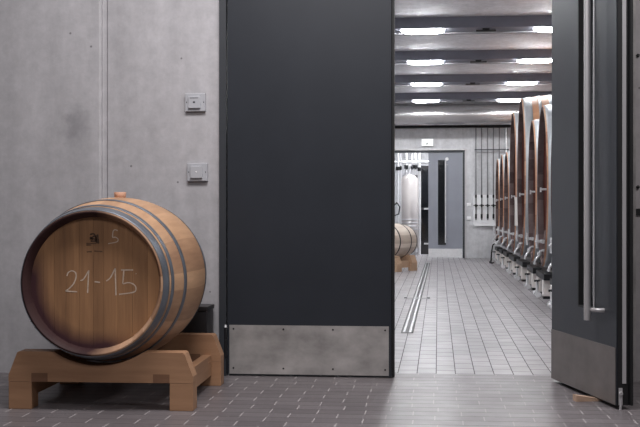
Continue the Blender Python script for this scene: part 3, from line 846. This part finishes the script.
# ------------------------------------------------------------------ big oval casks along the right side
HX = 1.13
def make_cask(Y, ztop, ab, label, n_label):
    """oval cask, axis along x, front head at local x=0 facing the aisle"""
    ah, zb = ab*0.90, 0.33
    bh = (ztop-zb)/2
    bb = bh+0.06
    zc = (ztop+zb)/2
    L = 1.5
    t = thing('oval_cask', label, 'cask', (HX, Y, 0), 0, 'large oval casks in a row')
    SEG = 72
    def ring(x, sc_in=0.0):
        k = 1-(abs(x-L/2)/(L/2))**2
        a, b = ah+(ab-ah)*k-sc_in, bh+(bb-bh)*k-sc_in
        return [(x, a*math.sin(2*PI*i/SEG), zc+b*math.cos(2*PI*i/SEG)) for i in range(SEG)]
    def loft(rings, closed, w, mis, tones):
        vs = [p for r_ in rings for p in r_]
        n = len(rings)
        base = len(w.v); w.v += vs
        for i in range(n if closed else n-1):
            j = (i+1) % n
            for k in range(SEG):
                q = (k+1) % SEG
                w.f.append([base+i*SEG+k, base+i*SEG+q, base+j*SEG+q, base+j*SEG+k])
                w.mi.append(mis[i]); w.tone.append(tones[k] if tones else 0.5); w.sm.append(True)
    rr = random.Random(int(Y*10))
    tones = []
    while len(tones) < SEG: tones += [rr.random()]*2
    xs_ = [L*i/14 for i in range(15)]
    rings = [ring(0.07, 0.05), ring(0.0, 0.045)]+[ring(x) for x in xs_]+[ring(L, 0.045), ring(L-0.07, 0.05)]
    w = MB(); loft(rings, False, w, [1, 1]+[0]*14+[1, 1], tones); w.build('staves', [M['cask'], M['caskrim']], t)
    # bowed heads of upright boards
    for s in (0, 1):
        w = MB()
        xh = 0.065 if s == 0 else L-0.065
        sg = 1 if s == 0 else -1
        A, B = ah-0.052, bh-0.052
        nb = 10
        for i in range(nb):
            ya, yb = -A+2*A*i/nb+0.0006, -A+2*A*(i+1)/nb-0.0006
            lo, hi = [], []
            for j in range(5):
                y = ya+(yb-ya)*j/4
                z = B*math.sqrt(max(1-(y/A)**2, 0))
                lo.append((y, zc-z)); hi.append((y, zc+z))
            w.prism(lo+hi[::-1], 'x', xh, xh+sg*0.04, 0, rr.random())
        w.build('head', M['caskhead'], t)
    for (xa, xb) in ((0.016, 0.125), (0.21, 0.25), (0.35, 0.40), (1.05, 1.10), (1.21, 1.265), (1.35, 1.488)):
        w = MB()
        n = 4
        r1 = [ring(xa+(xb-xa)*i/n, -0.005) for i in range(n+1)]
        r2_ = [ring(xa+(xb-xa)*i/n, 0.0) for i in range(n+1)][::-1]
        loft(r1+r2_, True, w, [0]*12, None)
        w.build('hoop', M['hoop_cask'], t)
    # manway with its clamp
    zm = zb+0.27
    w = MB(); w.lathe([(0.03, 0.0001), (0.03, 0.12), (0.064, 0.13), (0.0645, 0.13)], 24, 'x', (0, 0, zm)); w.build('manway_door', M['caskrim'], t)
    w = MB()
    w.tube([(0.03, 0, zm), (-0.06, 0, zm)], 0.018, 10)
    w.box((-0.005, -0.12, zm-0.02), (0.018, 0.12, zm+0.02))
    w.tube([(-0.05, 0, zm-0.075), (-0.05, 0, zm+0.075)], 0.017, 8)
    w.tube([(-0.055, -0.07, zm), (-0.055, 0.07, zm)], 0.017, 8)
    w.build('clamp', M['steel'], t)
    # bent racking pipe with valve
    w = MB()
    z0_ = zb+0.12
    w.tube([(0.06, 0, z0_+0.05), (0.0, 0, z0_+0.05), (-0.015, 0, z0_+0.04), (-0.02, 0.0, z0_), (-0.05, 0, z0_-0.03), (-0.072, 0, z0_-0.06), (-0.076, 0, z0_-0.10)], 0.016, 10)
    w.tube([(-0.024, 0, z0_), (-0.024, 0, z0_+0.035)], 0.028, 10)
    w.build('racking_pipe', M['steel'], t)
    w = MB()
    zt_ = 1.17
    w.tube([(0.06, 0, zt_), (-0.02, 0, zt_)], 0.012, 8); w.tube([(-0.012, 0, zt_-0.03), (-0.012, 0, zt_+0.02)], 0.010, 8)
    w.build('sample_tap', M['steel'], t)
    return t, (ah, bh, zc)
def make_stand(Y, ah, bh, zc, label):
    t = thing('cask_stand', label, 'stand', (HX, Y, 0), 0, 'stands under the oval casks')
    zt_ = zc-bh-0.06-0.006
    for xx in (0.03, 0.75, 1.47):
        MB().box((xx-0.05, -ah*0.80, 0.200), (xx+0.05, ah*0.80, zt_)).build('cradle', M['darksteel'], t)
        for s in (-1, 1):
            MB().box((xx-0.055, s*ah*0.6-0.06, 0.03), (xx+0.055, s*ah*0.6+0.06, 0.1995)).build('leg', M['stone'], t, bevel=0.004)
            MB().box((xx-0.05, s*ah*0.6-0.05, 0.0), (xx+0.05, s*ah*0.6+0.05, 0.0295)).build('foot_pad', M['darksteel'], t)
    return t
def make_valve(Y, label):
    t = thing('floor_valve', label, 'valve', (HX-0.06, Y, 0), 0, 'steel valves on the floor by the casks')
    w = MB()
    w.tube([(0.0, -0.12, 0.035), (0.0, 0.12, 0.035)], 0.024, 12)
    w.tube([(0, 0, 0.05), (0, 0, 0.17)], 0.016, 10)
    w.build('valve_body', M['steel'], t)
    for s in (-1, 1): MB().tube([(0.0, s*0.1205, 0.035), (0.0, s*0.15, 0.035)], 0.033, 14).build('coupling', M['steel'], t)
    w = MB(); w.tube([(-0.03, 0, 0.175), (0.03, 0, 0.175)], 0.012, 8); w.tube([(0, -0.04, 0.175), (0, 0.04, 0.175)], 0.012, 8)
    w.build('handwheel', M['darksteel'], t)
CASKS = [  # Y, top, half width, words
    (11.05, 2.06, 0.68, 'nearest of the oval casks, mostly hidden by the open door'),
    (12.65, 2.08, 0.66, 'second nearest oval cask, beside the edge of the open door'),
    (14.02, 2.03, 0.62, 'third nearest oval cask, the low one in front of the tall casks'),
    (15.85, 2.48, 0.80, 'tallest looking oval cask, wide grey hoops, middle of the row'),
    (17.60, 2.44, 0.80, 'tall oval cask just beyond the tallest looking one'),
    (19.25, 1.93, 0.66, 'third farthest oval cask, the first low one beyond the tall pair'),
    (20.70, 1.96, 0.66, 'second farthest oval cask, between two other low casks'),
    (22.15, 1.95, 0.66, 'farthest oval cask, beside the pipes of the far wall')]
for i, (cy, zt_, ab, words) in enumerate(CASKS):
    t, (ah, bh, zc) = make_cask(cy, zt_, ab, words, i)
    make_stand(cy, ah, bh, zc, 'dark cradle on pale legs under the '+words.split(',')[0].replace('of the oval casks', 'oval cask'))
    make_valve(cy-ab*0.15, 'steel floor valve in front of the '+words.split(',')[0].replace('of the oval casks', 'oval cask'))
# paper hanging on the tap of the tall cask
w = MB().box((-0.085, -0.002, -0.36), (-0.015, 0.002, 0.0)); w.prism([(-0.085, 0.0), (-0.015, 0.0), (-0.03, 0.05), (-0.09, 0.06)], 'y', -0.002, 0.002)
o = w.build('paper_sheet', M['paper']); o.location = (HX+0.07, 16.87, 1.09)
tag(o, 'white paper sheet hanging on the tall oval cask just beyond the tallest looking one', 'paper')
t = thing('drain_hose', 'thin dark hose hooked down to the floor beside the farthest cask', 'hose', (0, 0, 0))
pts = [on_Y(x, y, 21.6) for x, y in ((495.5, 243), (492.8, 245), (491.6, 252), (491.2, 260), (490.3, 265))]
MB().tube([tuple(p_) for p_ in pts]+[(pts[-1].x-0.02, 21.3, 0.02), (pts[-1].x-0.03, 21.0, 0.016), (pts[-1].x+0.0, 20.8, 0.016), (pts[-1].x+0.03, 20.95, 0.016)], 0.014, 10).build('hose', M['black'], t)
p0 = pts[0]
MB().tube([(p0.x-0.02, 21.6, p0.z), (p0.x+0.08, 21.6, p0.z+0.02)], 0.035, 12).build('hose_coupling', M['steel'], t)
MB().tube([(p0.x+0.0, 21.6, p0.z+0.05), (p0.x+0.1, 21.6, p0.z+0.09)], 0.02, 10).build('hose_grip', M['black'], t)
